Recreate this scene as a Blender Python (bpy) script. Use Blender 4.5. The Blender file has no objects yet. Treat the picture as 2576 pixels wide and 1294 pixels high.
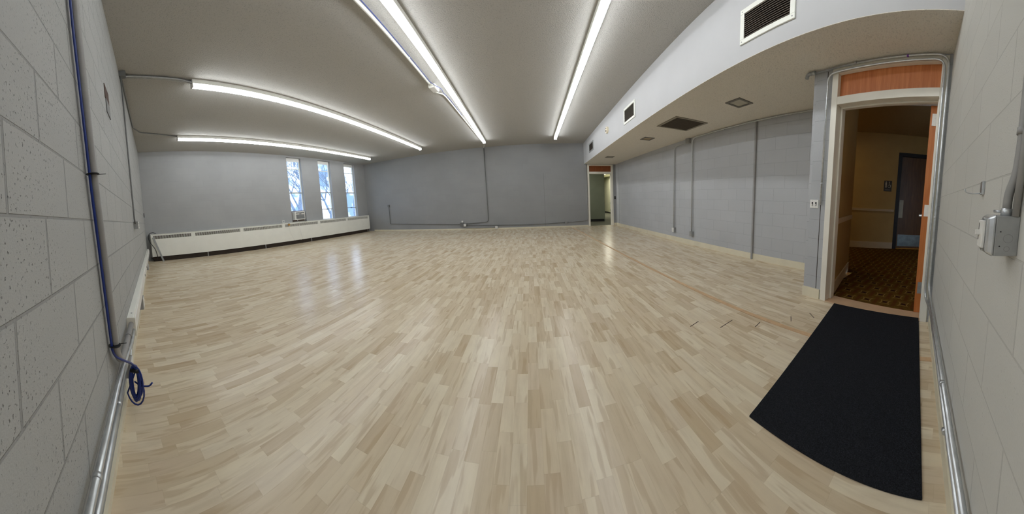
import bpy, bmesh, math, random
from mathutils import Vector, Matrix
random.seed(7)
S = bpy.context.scene
COL = S.collection

# ------------------------------------------------------------------ camera
FU, FV, CX, CY = 672.9869, 551.849, 1335.0529, 547.7334
TX, TY, CAMH = 0.0765, -0.042, 1.0359
cam = bpy.data.cameras.new('camera')
camo = bpy.data.objects.new('camera', cam)
COL.objects.link(camo)
cam.type = 'PANO'
cam.panorama_type = 'CENTRAL_CYLINDRICAL'
cam.central_cylindrical_radius = 1.0
cam.central_cylindrical_range_u_min = -CX / FU
cam.central_cylindrical_range_u_max = (2576 - CX) / FU
cam.central_cylindrical_range_v_min = -(1294 - CY) / FV
cam.central_cylindrical_range_v_max = CY / FV
_f = Vector((0, math.cos(TX), -math.sin(TX)))
_u = Vector((0, math.sin(TX), math.cos(TX)))
_r = Vector((1, 0, 0))
_r, _u = math.cos(TY) * _r + math.sin(TY) * _u, -math.sin(TY) * _r + math.cos(TY) * _u
_m = Matrix((_r, _u, -_f)).transposed().to_4x4()
_m.translation = Vector((0, 0, CAMH))
camo.matrix_world = _m
cam.clip_start = 0.01
S.camera = camo

# ------------------------------------------------------------------ view, world, lights
S.view_settings.view_transform = 'Standard'
S.view_settings.look = 'None'
S.view_settings.gamma = 1
S.view_settings.use_curve_mapping = False
S.view_settings.exposure = 0.9
LAMP = 10.0          # emission of the strip lamp diffusers
S.cycles.use_denoising = True
S.cycles.max_bounces = 10
S.cycles.diffuse_bounces = 6
S.cycles.glossy_bounces = 4
S.cycles.transparent_max_bounces = 12
S.cycles.sample_clamp_indirect = 8

def lin(r, g, b):
    f = lambda c: (c / 255 / 12.92) if c / 255 <= 0.04045 else ((c / 255 + 0.055) / 1.055) ** 2.4
    return (f(r), f(g), f(b), 1)

W = bpy.data.worlds.new('world')
S.world = W
W.use_nodes = True
_nt = W.node_tree
_nt.nodes.clear()
_o = _nt.nodes.new('ShaderNodeOutputWorld')
_b = _nt.nodes.new('ShaderNodeBackground')
_tc = _nt.nodes.new('ShaderNodeTexCoord')
_n = _nt.nodes.new('ShaderNodeTexNoise')
_n.inputs['Scale'].default_value = 14.0
_n.inputs['Detail'].default_value = 5
_cr = _nt.nodes.new('ShaderNodeValToRGB')
_cr.color_ramp.elements[0].position = 0.44
_cr.color_ramp.elements[0].color = (0.30, 0.47, 0.78, 1)
_cr.color_ramp.elements[1].position = 0.64
_cr.color_ramp.elements[1].color = (2.1, 2.4, 2.9, 1)
_nt.links.new(_tc.outputs['Generated'], _n.inputs['Vector'])
_nt.links.new(_n.outputs['Fac'], _cr.inputs['Fac'])
_nt.links.new(_cr.outputs['Color'], _b.inputs['Color'])
_b.inputs['Strength'].default_value = 1.0
_nt.links.new(_b.outputs['Background'], _o.inputs['Surface'])

def area_light(name, loc, sx, sy, power, color, down=True):
    l = bpy.data.lights.new(name, 'AREA')
    l.shape = 'RECTANGLE'
    l.size, l.size_y, l.energy, l.color = sx, sy, power, color
    o = bpy.data.objects.new(name, l)
    o.location = loc
    COL.objects.link(o)
    return o
area_light('hallway_lamp', (3.7, 2.6, 2.55), 0.5, 0.5, 3.2, (1.0, 0.72, 0.36))
area_light('corridor_lamp', (4.0, 13.6, 2.5), 1.4, 2.6, 40, (1.0, 0.97, 0.82))
area_light('corridor_added_fill', (0.9, 9.0, 2.5), 0.6, 0.6, 14, (1.0, 0.98, 0.88))  # added fill that brightens the partition; no fitting hangs here

# ------------------------------------------------------------------ node helpers
class NT:
    def __init__(s, name):
        s.m = bpy.data.materials.new(name)
        s.m.use_nodes = True
        s.t = s.m.node_tree
        s.t.nodes.clear()
        s.out = s.t.nodes.new('ShaderNodeOutputMaterial')
    def n(s, typ, **kw):
        x = s.t.nodes.new('ShaderNode' + typ)
        for k, v in kw.items(): setattr(x, k, v)
        return x
    def L(s, a, b): s.t.links.new(a, b)
    def setin(s, node, key, v):
        i = node.inputs[key]
        if isinstance(v, bpy.types.NodeSocket): s.L(v, i)
        else: i.default_value = v
    def math(s, op, a, b=None, c=None):
        x = s.n('Math', operation=op)
        for k, v in enumerate((a, b, c)):
            if v is not None: s.setin(x, k, v)
        return x.outputs[0]
    def vec(s, a, b, c=0.0):
        x = s.n('CombineXYZ')
        s.setin(x, 0, a); s.setin(x, 1, b); s.setin(x, 2, c)
        return x.outputs[0]
    def noise(s, vec, scale, detail=3, rough=0.5, out='Fac'):
        x = s.n('TexNoise')
        if vec is not None: s.L(vec, x.inputs['Vector'])
        x.inputs['Scale'].default_value = scale
        x.inputs['Detail'].default_value = detail
        x.inputs['Roughness'].default_value = rough
        return x.outputs[out]
    def ramp(s, fac, stops, interp='LINEAR'):
        x = s.n('ValToRGB')
        x.color_ramp.interpolation = interp
        while len(x.color_ramp.elements) < len(stops): x.color_ramp.elements.new(0.5)
        for e, (p, c) in zip(x.color_ramp.elements, stops):
            e.position = p; e.color = c
        s.L(fac, x.inputs['Fac'])
        return x.outputs['Color']
    def mix(s, fac, a, b, mode='MIX'):
        x = s.n('Mix', data_type='RGBA', blend_type=mode)
        s.setin(x, 0, fac)
        s.setin(x, 6, a); s.setin(x, 7, b)
        return x.outputs[2]
    def uv(s): return s.n('TexCoord').outputs['UV']
    def obj(s): return s.n('TexCoord').outputs['Object']
    def bump(s, h, strength, dist=0.01, normal=None):
        x = s.n('Bump')
        x.inputs['Strength'].default_value = strength
        x.inputs['Distance'].default_value = dist
        s.L(h, x.inputs['Height'])
        if normal is not None: s.L(normal, x.inputs['Normal'])
        return x.outputs['Normal']
    def pbr(s, color, rough=0.5, metal=0.0, normal=None, spec=0.5):
        p = s.n('BsdfPrincipled')
        s.setin(p, 'Base Color', color)
        s.setin(p, 'Roughness', rough)
        s.setin(p, 'Metallic', metal)
        s.setin(p, 'Specular IOR Level', spec)
        if normal is not None: s.L(normal, p.inputs['Normal'])
        s.L(p.outputs[0], s.out.inputs['Surface'])
        return p

def simple(name, col, rough=0.5, metal=0.0, var=0.08, scale=8.0, bump=0.0, spec=0.5):
    """plain surface with a light procedural mottling"""
    t = NT(name)
    v = t.obj()
    n = t.noise(v, scale, 4)
    dark = (col[0] * (1 - var), col[1] * (1 - var), col[2] * (1 - var), 1)
    lite = (min(1, col[0] * (1 + var)), min(1, col[1] * (1 + var)), min(1, col[2] * (1 + var)), 1)
    c = t.ramp(n, [(0.3, dark), (0.7, lite)])
    nm = t.bump(t.noise(v, scale * 30, 2), bump, 0.002) if bump else None
    t.pbr(c, rough, metal, nm, spec)
    return t.m

def block_mat(name, col, bw, bh, u0, v0, mortar=0.008, pits=0.35, contrast=0.82, bump=0.6, thr=0.36):
    """painted concrete block: joints, pits and a rough face, laid out in wall metres"""
    t = NT(name)
    uv = t.uv()
    mp = t.n('Mapping')
    mp.inputs['Location'].default_value = (-u0, -v0, 0)
    t.L(uv, mp.inputs['Vector'])
    br = t.n('TexBrick', offset=0.5, offset_frequency=2, squash=1.0)
    t.L(mp.outputs[0], br.inputs['Vector'])
    br.inputs['Scale'].default_value = 1.0
    br.inputs['Mortar Size'].default_value = mortar / 2
    br.inputs['Mortar Smooth'].default_value = 0.4
    br.inputs['Brick Width'].default_value = bw
    br.inputs['Row Height'].default_value = bh
    br.inputs['Bias'].default_value = 0.0
    br.inputs['Color1'].default_value = (0.965, 0.965, 0.965, 1)
    br.inputs['Color2'].default_value = (1.0, 1.0, 1.0, 1)
    br.inputs['Mortar'].default_value = (contrast, contrast, contrast, 1)
    big = t.noise(uv, 1.3, 3)
    base = t.ramp(big, [(0.3, tuple(c * 0.96 for c in col[:3]) + (1,)), (0.7, tuple(min(1, c * 1.04) for c in col[:3]) + (1,))])
    c1 = t.mix(1.0, base, br.outputs['Color'], 'MULTIPLY')
    mpp = t.n('Mapping')
    mpp.inputs['Scale'].default_value = (1.0, 0.6, 1)
    t.L(uv, mpp.inputs['Vector'])
    pn = t.noise(mpp.outputs[0], 150, 2, 0.6)
    area = t.ramp(t.noise(uv, 3.2, 2), [(0.42, (0, 0, 0, 1)), (0.62, (1, 1, 1, 1))])
    pit = t.ramp(pn, [(thr - 0.05, (1, 1, 1, 1)), (thr, (0, 0, 0, 1))])
    pf = t.math('MULTIPLY', pit, t.math('MULTIPLY_ADD', area, 0.75, 0.25))
    c2 = t.mix(t.math('MULTIPLY', pf, pits), c1, (col[0] * 0.25, col[1] * 0.25, col[2] * 0.24, 1))
    h = t.math('ADD', t.math('MULTIPLY', br.outputs['Fac'], -1.0), t.math('MULTIPLY', pf, -0.8))
    h = t.math('ADD', h, t.math('MULTIPLY', t.noise(uv, 220, 2), 0.25))
    t.pbr(c2, 0.72, 0, t.bump(h, bump, 0.004), 0.35)
    return t.m

GREY = lin(152, 153, 154)
GREYW = lin(174, 175, 173)
M = {}
M['block_near_left'] = block_mat('painted_block_near_left', GREYW, 0.312, 0.204, 0.10, 0.05, 0.009, 0.75, 0.72, 0.8, 0.37)
M['block_near_right'] = block_mat('painted_block_near_right', lin(205, 204, 198), 0.293, 0.185, 0.262, 0.015, 0.006, 0.18, 0.84, 0.4, 0.33)
M['block_far'] = block_mat('painted_block_far', GREY, 0.34, 0.2, 0, 0.02, 0.006, 0.2, 0.93, 0.35, 0.35)
M['block_window'] = block_mat('painted_block_window', lin(163, 164, 164), 0.34, 0.2, 0, 0.02, 0.006, 0.2, 0.93, 0.35, 0.35)
M['block_recess'] = block_mat('painted_block_recess', lin(182, 184, 187), 0.345, 0.2032, 0.1, 0.0, 0.007, 0.15, 0.88, 0.5, 0.34)
M['block_pier'] = block_mat('painted_block_pier', lin(178, 180, 183), 0.40, 0.2032, 0.40, 0.03, 0.007, 0.15, 0.86, 0.5, 0.34)

def ceiling_mat(name, col):
    t = NT(name)
    v = t.obj()
    n = t.noise(v, 90, 3, 0.65)
    c = t.ramp(n, [(0.30, tuple(x * 0.74 for x in col[:3]) + (1,)), (0.45, col)])
    t.pbr(c, 0.9, 0, t.bump(n, 0.7, 0.008), 0.2)
    return t.m
M['ceiling'] = ceiling_mat('sprayed_ceiling', lin(181, 179, 174))
M['ceiling_low'] = ceiling_mat('lowered_ceiling', lin(226, 221, 211))
M['white_paint'] = simple('white_wall_paint', lin(190, 190, 191), 0.6, 0, 0.02, 3)
M['cream_paint'] = simple('cream_frame_paint', lin(232, 228, 216), 0.45, 0, 0.04, 5)
M['base_cream'] = simple('cream_base_paint', lin(222, 214, 190), 0.5, 0, 0.06, 6)
M['white_enamel'] = simple('white_enamel', lin(238, 238, 230), 0.35, 0, 0.02, 5)
M['white_plastic'] = simple('white_plastic', lin(232, 231, 226), 0.35, 0, 0.02, 9)
M['steel'] = simple('galvanised_steel', lin(205, 208, 210), 0.3, 0.75, 0.12, 30)
M['steel_dull'] = simple('dull_grey_steel', lin(164, 166, 166), 0.45, 0.5, 0.1, 30)
M['steel_light'] = simple('pale_zinc_steel', lin(186, 189, 190), 0.35, 0.15, 0.06, 30)
M['conduit_paint'] = simple('grey_painted_conduit', lin(150, 149, 147), 0.5, 0, 0.06, 20)
M['conduit_dark'] = simple('darker_painted_conduit', lin(112, 113, 112), 0.5, 0, 0.06, 20)
M['black'] = simple('black_plastic', lin(22, 22, 24), 0.5, 0, 0.1, 10)
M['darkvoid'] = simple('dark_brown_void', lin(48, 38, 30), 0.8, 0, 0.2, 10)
M['slat'] = simple('brown_louvre_metal', lin(92, 82, 74), 0.6, 0.1, 0.1, 10)
M['blue_cable'] = simple('blue_cable_jacket', lin(16, 46, 128), 0.4, 0, 0.08, 10)
M['brass'] = simple('yellow_brass', lin(205, 150, 60), 0.4, 0.4, 0.1, 10)
M['taupe'] = simple('brown_sill_stone', lin(74, 58, 48), 0.4, 0, 0.2, 20)
M['brownpanel'] = simple('brown_panel', lin(110, 92, 78), 0.5, 0, 0.1, 10)
M['grille_brown'] = simple('brown_return_grille', lin(84, 76, 66), 0.7, 0, 0.15, 40)
M['hall_wall'] = simple('ochre_hall_paint', lin(186, 162, 108), 0.7, 0, 0.05, 3)
M['hall_trim'] = simple('hall_trim_paint', lin(214, 200, 170), 0.5, 0, 0.04, 5)
M['hall_ceiling'] = simple('hall_ceiling_paint', lin(170, 150, 110), 0.9, 0, 0.05, 40)
M['olive_wall'] = simple('olive_grey_paint', lin(128, 134, 118), 0.7, 0, 0.05, 3)
M['corr_white'] = simple('off_white_paint', lin(226, 224, 196), 0.7, 0, 0.04, 3)
M['corr_floor'] = simple('dark_corridor_carpet', lin(96, 96, 82), 0.95, 0, 0.3, 60)
M['bark'] = simple('pale_bark', lin(150, 160, 176), 0.9, 0, 0.2, 6)
M['grass'] = simple('winter_lawn', lin(150, 165, 150), 0.95, 0, 0.2, 3)
M['kick'] = simple('brushed_kick_plate', lin(150, 165, 165), 0.4, 0.7, 0.2, 12)

def wood_mat(name, c1, c2, rough=0.4, sc=(3, 3, 26)):
    t = NT(name)
    mp = t.n('Mapping')
    mp.inputs['Scale'].default_value = sc
    t.L(t.obj(), mp.inputs['Vector'])
    n = t.noise(mp.outputs[0], 2.2, 6, 0.6)
    t.pbr(t.ramp(n, [(0.3, c1), (0.7, c2)]), rough)
    return t.m
M['orange_wood'] = wood_mat('orange_veneer', lin(176, 98, 48), lin(205, 128, 72), 0.4, (20, 20, 1.5))
M['door_edge'] = wood_mat('orange_door_edge', lin(178, 102, 50), lin(202, 128, 70), 0.4, (20, 20, 1.5))
M['dark_wood'] = wood_mat('dark_brown_door', lin(96, 66, 34), lin(122, 88, 48), 0.4, (14, 14, 1.2))

def floor_mat():
    """maple strip laminate: strips run along y, random lengths and tones, faint joints and knots"""
    t = NT('maple_strip_laminate')
    sep = t.n('SeparateXYZ')
    t.L(t.obj(), sep.inputs[0])
    x, y = sep.outputs[0], sep.outputs[1]
    WD = 0.052
    xs = t.math('DIVIDE', x, WD)
    row = t.math('FLOOR', xs)
    fx = t.math('FRACT', xs)
    wn = t.n('TexWhiteNoise', noise_dimensions='1D')
    t.L(row, wn.inputs['W'])
    ln = t.math('MULTIPLY_ADD', wn.outputs['Value'], 0.14, 0.18)
    wn2 = t.n('TexWhiteNoise', noise_dimensions='1D')
    t.L(t.math('ADD', row, 77.3), wn2.inputs['W'])
    ys = t.math('ADD', t.math('DIVIDE', y, ln), t.math('MULTIPLY', wn2.outputs['Value'], 17.0))
    # waver so that lengths vary inside a strip
    pl = t.math('FLOOR', ys)
    fy = t.math('FRACT', ys)
    wid = t.n('TexWhiteNoise', noise_dimensions='2D')
    t.L(t.vec(row, pl), wid.inputs['Vector'])
    rnd = wid.outputs['Value']
    tone = t.ramp(rnd, [(0.0, lin(200, 180, 149)), (0.14, lin(210, 193, 165)), (0.38, lin(218, 202, 174)), (0.6, lin(224, 210, 183)), (0.86, lin(229, 217, 192)), (1.0, lin(211, 193, 166))])
    # grain along the strip, shifted per block
    sh = t.math('MULTIPLY', rnd, 31.0)
    gv = t.vec(t.math('MULTIPLY', x, 42.0), t.math('MULTIPLY', y, 3.2), sh)
    g = t.noise(gv, 1.0, 5, 0.6)
    grain = t.ramp(g, [(0.32, (0.80, 0.77, 0.73, 1)), (0.5, (0.97, 0.965, 0.96, 1)), (0.72, (1.03, 1.03, 1.02, 1))])
    c = t.mix(0.6, tone, grain, 'MULTIPLY')
    # darker heartwood streaks that start and stop inside a strip
    st = t.noise(t.vec(t.math('MULTIPLY', x, 34.0), t.math('MULTIPLY', y, 3.6), t.math('MULTIPLY', rnd, 57.0)), 1.0, 2, 0.5)
    c = t.mix(t.ramp(st, [(0.56, (0, 0, 0, 1)), (0.62, (0.38, 0.38, 0.38, 1)), (0.8, (0.5, 0.5, 0.5, 1))]), c, lin(176, 150, 116))
    cl = t.noise(t.vec(t.math('MULTIPLY', x, 14.0), t.math('MULTIPLY', y, 7.0), t.math('MULTIPLY', rnd, 13.0)), 1.0, 3, 0.6)
    c = t.mix(t.ramp(cl, [(0.35, (0, 0, 0, 1)), (0.7, (0.22, 0.22, 0.22, 1))]), c, lin(190, 168, 146))
    kv = t.vec(t.math('MULTIPLY', x, 9.0), t.math('MULTIPLY', y, 4.0), sh)
    kn = t.noise(kv, 1.0, 3, 0.6)
    c = t.mix(t.ramp(kn, [(0.68, (0, 0, 0, 1)), (0.80, (0.45, 0.45, 0.45, 1))]), c, lin(150, 120, 84))
    ex = t.math('MINIMUM', fx, t.math('SUBTRACT', 1.0, fx))
    jx = t.math('LESS_THAN', ex, 0.018)
    ey = t.math('MULTIPLY', t.math('MINIMUM', fy, t.math('SUBTRACT', 1.0, fy)), ln)
    jy = t.math('LESS_THAN', ey, 0.0011)
    j = t.math('MULTIPLY', t.math('MAXIMUM', jx, jy), 0.09)
    c = t.mix(j, c, lin(120, 96, 68))
    rr = t.math('MULTIPLY_ADD', t.noise(t.obj(), 1.7, 3), 0.05, 0.20)
    nb = t.bump(t.noise(t.obj(), 2.2, 2), 0.03, 0.02)
    t.pbr(c, rr, 0, nb, 0.42)
    return t.m
M['floor'] = floor_mat()

def carpet_mat():
    t = NT('patterned_hall_carpet')
    sep = t.n('SeparateXYZ')
    t.L(t.obj(), sep.inputs[0])
    P = 0.165
    u = t.math('DIVIDE', sep.outputs[0], P)
    v0 = t.math('DIVIDE', sep.outputs[1], P)
    ru = t.math('FLOOR', u)
    v = t.math('ADD', v0, t.math('MULTIPLY', t.math('MODULO', t.math('ABSOLUTE', ru), 2.0), 0.5))
    fu = t.math('SUBTRACT', t.math('FRACT', u), 0.5)
    fv = t.math('SUBTRACT', t.math('FRACT', v), 0.5)
    a = t.math('MULTIPLY', t.math('ADD', fu, fv), 0.7071)
    b = t.math('MULTIPLY', t.math('SUBTRACT', fu, fv), 0.7071)
    d = t.math('ADD', t.math('POWER', t.math('ABSOLUTE', a), 0.6), t.math('POWER', t.math('ABSOLUTE', b), 0.6))
    ring = t.math('MULTIPLY', t.math('GREATER_THAN', d, 0.55), t.math('LESS_THAN', d, 0.63))
    core = t.math('LESS_THAN', d, 0.42)
    base = t.ramp(t.noise(t.obj(), 26, 3), [(0.35, lin(84, 60, 20)), (0.65, lin(100, 74, 26))])
    band = t.math('GREATER_THAN', t.math('ABSOLUTE', fv), 0.40)
    c = t.mix(t.math('MULTIPLY', band, 0.7), base, lin(86, 48, 20))
    c = t.mix(ring, c, lin(152, 122, 68))
    c = t.mix(core, c, lin(48, 22, 18))
    t.pbr(c, 0.95, 0, t.bump(t.noise(t.obj(), 300, 2), 0.6, 0.004), 0.1)
    return t.m
M['carpet'] = carpet_mat()

def mat_mat():
    t = NT('black_ribbed_mat')
    n = t.noise(t.obj(), 260, 3, 0.7)
    c = t.ramp(n, [(0.3, lin(18, 19, 22)), (0.6, lin(38, 40, 45)), (0.8, lin(62, 64, 70))])
    t.pbr(c, 0.95, 0, t.bump(n, 0.8, 0.004), 0.15)
    return t.m
M['mat'] = mat_mat()

def emit_mat(name, col, st):
    t = NT(name)
    e = t.n('Emission')
    e.inputs['Color'].default_value = col
    e.inputs['Strength'].default_value = st
    t.L(e.outputs[0], t.out.inputs['Surface'])
    return t.m
M['lamp'] = emit_mat('strip_lamp_diffuser', (0.94, 0.975, 1.0, 1), LAMP)
M['corr_lamp'] = emit_mat('corridor_lamp_panel', (1.0, 0.97, 0.85, 1), 1.6)

def glass_mat():
    t = NT('window_glass')
    lw = t.n('LayerWeight'); lw.inputs['Blend'].default_value = 0.5
    fr = t.math('MULTIPLY_ADD', t.math('POWER', lw.outputs['Facing'], 5.0), 0.9, 0.04)
    tr = t.n('BsdfTransparent'); tr.inputs['Color'].default_value = (0.93, 0.96, 1.0, 1)
    gl = t.n('BsdfGlossy'); gl.inputs['Roughness'].default_value = 0.02
    mx = t.n('MixShader')
    t.L(fr, mx.inputs[0]); t.L(tr.outputs[0], mx.inputs[1]); t.L(gl.outputs[0], mx.inputs[2])
    t.L(mx.outputs[0], t.out.inputs['Surface'])
    return t.m
M['glass'] = glass_mat()

# ------------------------------------------------------------------ mesh helpers
class Frame:
    """a wall line: s metres along it, z up, o metres out of the wall into the room"""
    def __init__(s, A, B, inward):
        s.A = Vector((A[0], A[1], 0)); e = Vector((B[0] - A[0], B[1] - A[1], 0))
        s.len = e.length; s.e = e.normalized()
        s.n = Vector((-s.e.y, s.e.x, 0)) * inward
    def p(s, a, z, o=0.0): return s.A + s.e * a + s.n * o + Vector((0, 0, z))
WIN = Frame((-6.2, .8005), (-5.928, 8.5385), -1)
FAR = Frame((-5.928, 8.5385), (2.7166, 8.155), -1)
SOF = Frame((1.7113, 8.1998), (1.5076, -.2298), -1)
REC = Frame((2.7166, 8.155), (2.8348, -.2298), -1)
DOR = Frame((2.1148, 2.0), (1.9303, .0817), -1)
BKL = Frame((0, -.2298), (-6.2, .8005), -1)
BKR = Frame((0, -.1733), (1.9303, .0817), 1)
H, HS = 3.119, 2.3547
X0, Y0, Z0 = Vector((1, 0, 0)), Vector((0, 1, 0)), Vector((0, 0, 1))

def hexa(bm, P, uvf=None):
    """P: 8 points, bottom loop then top loop"""
    v = [bm.verts.new(p) for p in P]
    for q in ((0, 3, 2, 1), (4, 5, 6, 7), (0, 1, 5, 4), (1, 2, 6, 5), (2, 3, 7, 6), (3, 0, 4, 7)):
        bm.faces.new([v[i] for i in q])
    return v

def fbox(bm, F, s0, s1, z0, z1, o0, o1):
    return hexa(bm, [F.p(s0, z0, o0), F.p(s1, z0, o0), F.p(s1, z0, o1), F.p(s0, z0, o1),
                     F.p(s0, z1, o0), F.p(s1, z1, o0), F.p(s1, z1, o1), F.p(s0, z1, o1)])

def box(bm, x0, x1, y0, y1, z0, z1):
    return hexa(bm, [Vector(p) for p in ((x0, y0, z0), (x1, y0, z0), (x1, y1, z0), (x0, y1, z0), (x0, y0, z1), (x1, y0, z1), (x1, y1, z1), (x0, y1, z1))])

def rounded(pts, r, n=6):
    pts = [Vector(p) for p in pts]
    out = [pts[0]]
    for a, b, c in zip(pts, pts[1:], pts[2:]):
        d1, d2 = (a - b), (c - b)
        k = min(r, d1.length * 0.49, d2.length * 0.49)
        p, q = b + d1.normalized() * k, b + d2.normalized() * k
        for i in range(n + 1):
            t = i / n
            out.append(p * (1 - t) ** 2 + b * 2 * t * (1 - t) + q * t * t)
    out.append(pts[-1])
    return out

def tube(bm, pts, r, bend=0.0, seg=10, cap=True):
    pts = rounded(pts, bend) if bend else [Vector(p) for p in pts]
    rings = []
    up = None
    for i, p in enumerate(pts):
        d = (pts[min(i + 1, len(pts) - 1)] - pts[max(i - 1, 0)]).normalized()
        if up is None:
            up = d.orthogonal().normalized()
        else:
            up = (up - d * up.dot(d))
            up = up.normalized() if up.length > 1e-6 else d.orthogonal().normalized()
        w = d.cross(up)
        rr = r[i] if isinstance(r, (list, tuple)) else r
        rings.append([bm.verts.new(p + (up * math.cos(2 * math.pi * k / seg) + w * math.sin(2 * math.pi * k / seg)) * rr) for k in range(seg)])
    for a, b in zip(rings, rings[1:]):
        for k in range(seg):
            f = bm.faces.new((a[k], a[(k + 1) % seg], b[(k + 1) % seg], b[k]))
            f.smooth = True
    if cap:
        bm.faces.new(list(reversed(rings[0]))); bm.faces.new(rings[-1])

def disc(bm, c, n, r, h, seg=24, r2=None):
    """short cylinder from c along n"""
    c, n = Vector(c), Vector(n).normalized()
    a = n.orthogonal().normalized(); b = n.cross(a)
    r2 = r if r2 is None else r2
    lo = [bm.verts.new(c + (a * math.cos(2 * math.pi * k / seg) + b * math.sin(2 * math.pi * k / seg)) * r) for k in range(seg)]
    hi = [bm.verts.new(c + n * h + (a * math.cos(2 * math.pi * k / seg) + b * math.sin(2 * math.pi * k / seg)) * r2) for k in range(seg)]
    bm.faces.new(list(reversed(lo))); bm.faces.new(hi)
    for k in range(seg): bm.faces.new((lo[k], lo[(k + 1) % seg], hi[(k + 1) % seg], hi[k]))

def BM(fn=None, *a, **k):
    b = bmesh.new()
    if fn: fn(b, *a, **k)
    return b

def obj(name, bm, mat, parent=None, bevel=0.0, smooth=False):
    bmesh.ops.recalc_face_normals(bm, faces=bm.faces[:])
    me = bpy.data.meshes.new(name)
    bm.to_mesh(me); bm.free()
    me.materials.append(mat)
    o = bpy.data.objects.new(name, me)
    COL.objects.link(o)
    if parent is not None: o.parent = parent; o.matrix_parent_inverse = PINV.get(parent.name, Matrix())
    if bevel:
        md = o.modifiers.new('bevel', 'BEVEL'); md.width = bevel; md.segments = 2; md.limit_method = 'ANGLE'
    return o
PINV = {}

def tag(o, label=None, cat=None, group=None, kind=None):
    if label: o['label'] = label
    if cat: o['category'] = cat
    if group: o['group'] = group
    if kind: o['kind'] = kind
    return o

def thing(name, label, cat, loc=(0, 0, 0), group=None, kind=None):
    o = bpy.data.objects.new(name, None)
    o.empty_display_size = 0.1
    o.location = loc
    COL.objects.link(o)
    PINV[o.name] = Matrix.Translation(Vector(loc)).inverted()
    return tag(o, label, cat, group, kind)

def struct(name, bm, mat, parent=None):
    o = obj(name, bm, mat, parent)
    if parent is None: o['kind'] = 'structure'
    return o

def wall(name, F, mat, s0, s1, z0, z1, holes=(), th=0.15):
    """wall slab with rectangular openings; UV in wall metres"""
    ss = sorted({s0, s1, *[h[0] for h in holes], *[h[1] for h in holes]})
    zs = sorted({z0, z1, *[h[2] for h in holes], *[h[3] for h in holes]})
    bm = bmesh.new()
    vs = {}
    def V(i, j, k):
        if (i, j, k) not in vs: vs[(i, j, k)] = bm.verts.new(F.p(ss[i], zs[j], (0, -th)[k]))
        return vs[(i, j, k)]
    solid = lambda i, j: 0 <= i < len(ss) - 1 and 0 <= j < len(zs) - 1 and not any(
        h[0] <= (ss[i] + ss[i + 1]) / 2 <= h[1] and h[2] <= (zs[j] + zs[j + 1]) / 2 <= h[3] for h in holes)
    for i in range(len(ss) - 1):
        for j in range(len(zs) - 1):
            if not solid(i, j): continue
            bm.faces.new((V(i, j, 0), V(i + 1, j, 0), V(i + 1, j + 1, 0), V(i, j + 1, 0)))
            bm.faces.new((V(i, j, 1), V(i, j + 1, 1), V(i + 1, j + 1, 1), V(i + 1, j, 1)))
            if not solid(i - 1, j): bm.faces.new((V(i, j, 0), V(i, j + 1, 0), V(i, j + 1, 1), V(i, j, 1)))
            if not solid(i + 1, j): bm.faces.new((V(i + 1, j, 0), V(i + 1, j, 1), V(i + 1, j + 1, 1), V(i + 1, j + 1, 0)))
            if not solid(i, j - 1): bm.faces.new((V(i, j, 0), V(i, j, 1), V(i + 1, j, 1), V(i + 1, j, 0)))
            if not solid(i, j + 1): bm.faces.new((V(i, j + 1, 0), V(i + 1, j + 1, 0), V(i + 1, j + 1, 1), V(i, j + 1, 1)))
    uvl = bm.loops.layers.uv.new('UVMap')
    bm.normal_update()
    for f in bm.faces:
        side = abs(f.normal.dot(F.n)) < 0.5 and abs(f.normal.z) < 0.5
        for l in f.loops:
            d = l.vert.co - F.A
            s, o = d.dot(F.e), d.dot(F.n)
            l[uvl].uv = (s + (o if side else 0), d.z)
    return struct(name, bm, mat)

# ------------------------------------------------------------------ the room
R4 = 0.14
wall('wall_window', WIN, M['block_window'], -0.05, WIN.len + 0.0, 0, H,
     holes=[(4.10, 4.64, 0.735, 3.06), (5.34, 5.89, 0.735, 3.06), (6.58, 7.14, 0.735, 3.06)], th=0.14)
wall('wall_far', FAR, M['block_far'], -0.1, 8.653, 0, H, holes=[(7.77, 8.53, 0, 2.335)], th=0.14)
wall('wall_back_left', BKL, M['block_near_left'], 0, 6.28, 0, H, th=0.12)
wall('wall_back_right', BKR, M['block_near_right'], 0, 1.95, 0, H, th=0.12)
wall('wall_recess', REC, M['block_recess'], 0, 6.945, 0, H, th=0.12)
wall('wall_door', DOR, M['block_pier'], 0.80, 1.935, 0, H, holes=[(0.985, 1.905, 0, 2.335)], th=0.13)
# short return between the door pier and the recessed wall
RET = Frame((2.036, 1.2040), (2.81, 1.2040), 1)
wall('wall_return', RET, M['block_recess'], 0.0, 0.79, 0, H, th=0.04)
# closes the step between the two back walls, behind the viewer
bm = BM(); box(bm, -0.02, 0.0, -0.40, -0.17, 0, H); struct('wall_step', bm, M['block_recess'])

bm = BM(box, -6.5, 2.9, -0.5, 8.7, -0.06, 0.0)
floor = struct('floor', bm, M['floor'])
bm = BM(box, -6.5, 2.95, -0.5, 8.75, H, H + 0.1)
struct('ceiling', bm, M['ceiling'])
# soffit: white face and lowered ceiling
bm = BM(); fbox(bm, SOF, -0.02, SOF.len + 0.05, HS, H - 0.002, -0.06, 0.0)
struct('wall_soffit_face', bm, M['white_paint'])
bm = BM()
hexa(bm, [Vector(p) for p in ((1.7703, 8.2, HS), (2.80, 8.16, HS), (2.92, -0.25, HS), (1.5676, -0.23, HS),
                              (1.7703, 8.2, HS + .05), (2.80, 8.16, HS + .05), (2.92, -0.25, HS + .05), (1.5676, -0.23, HS + .05))])
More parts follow.
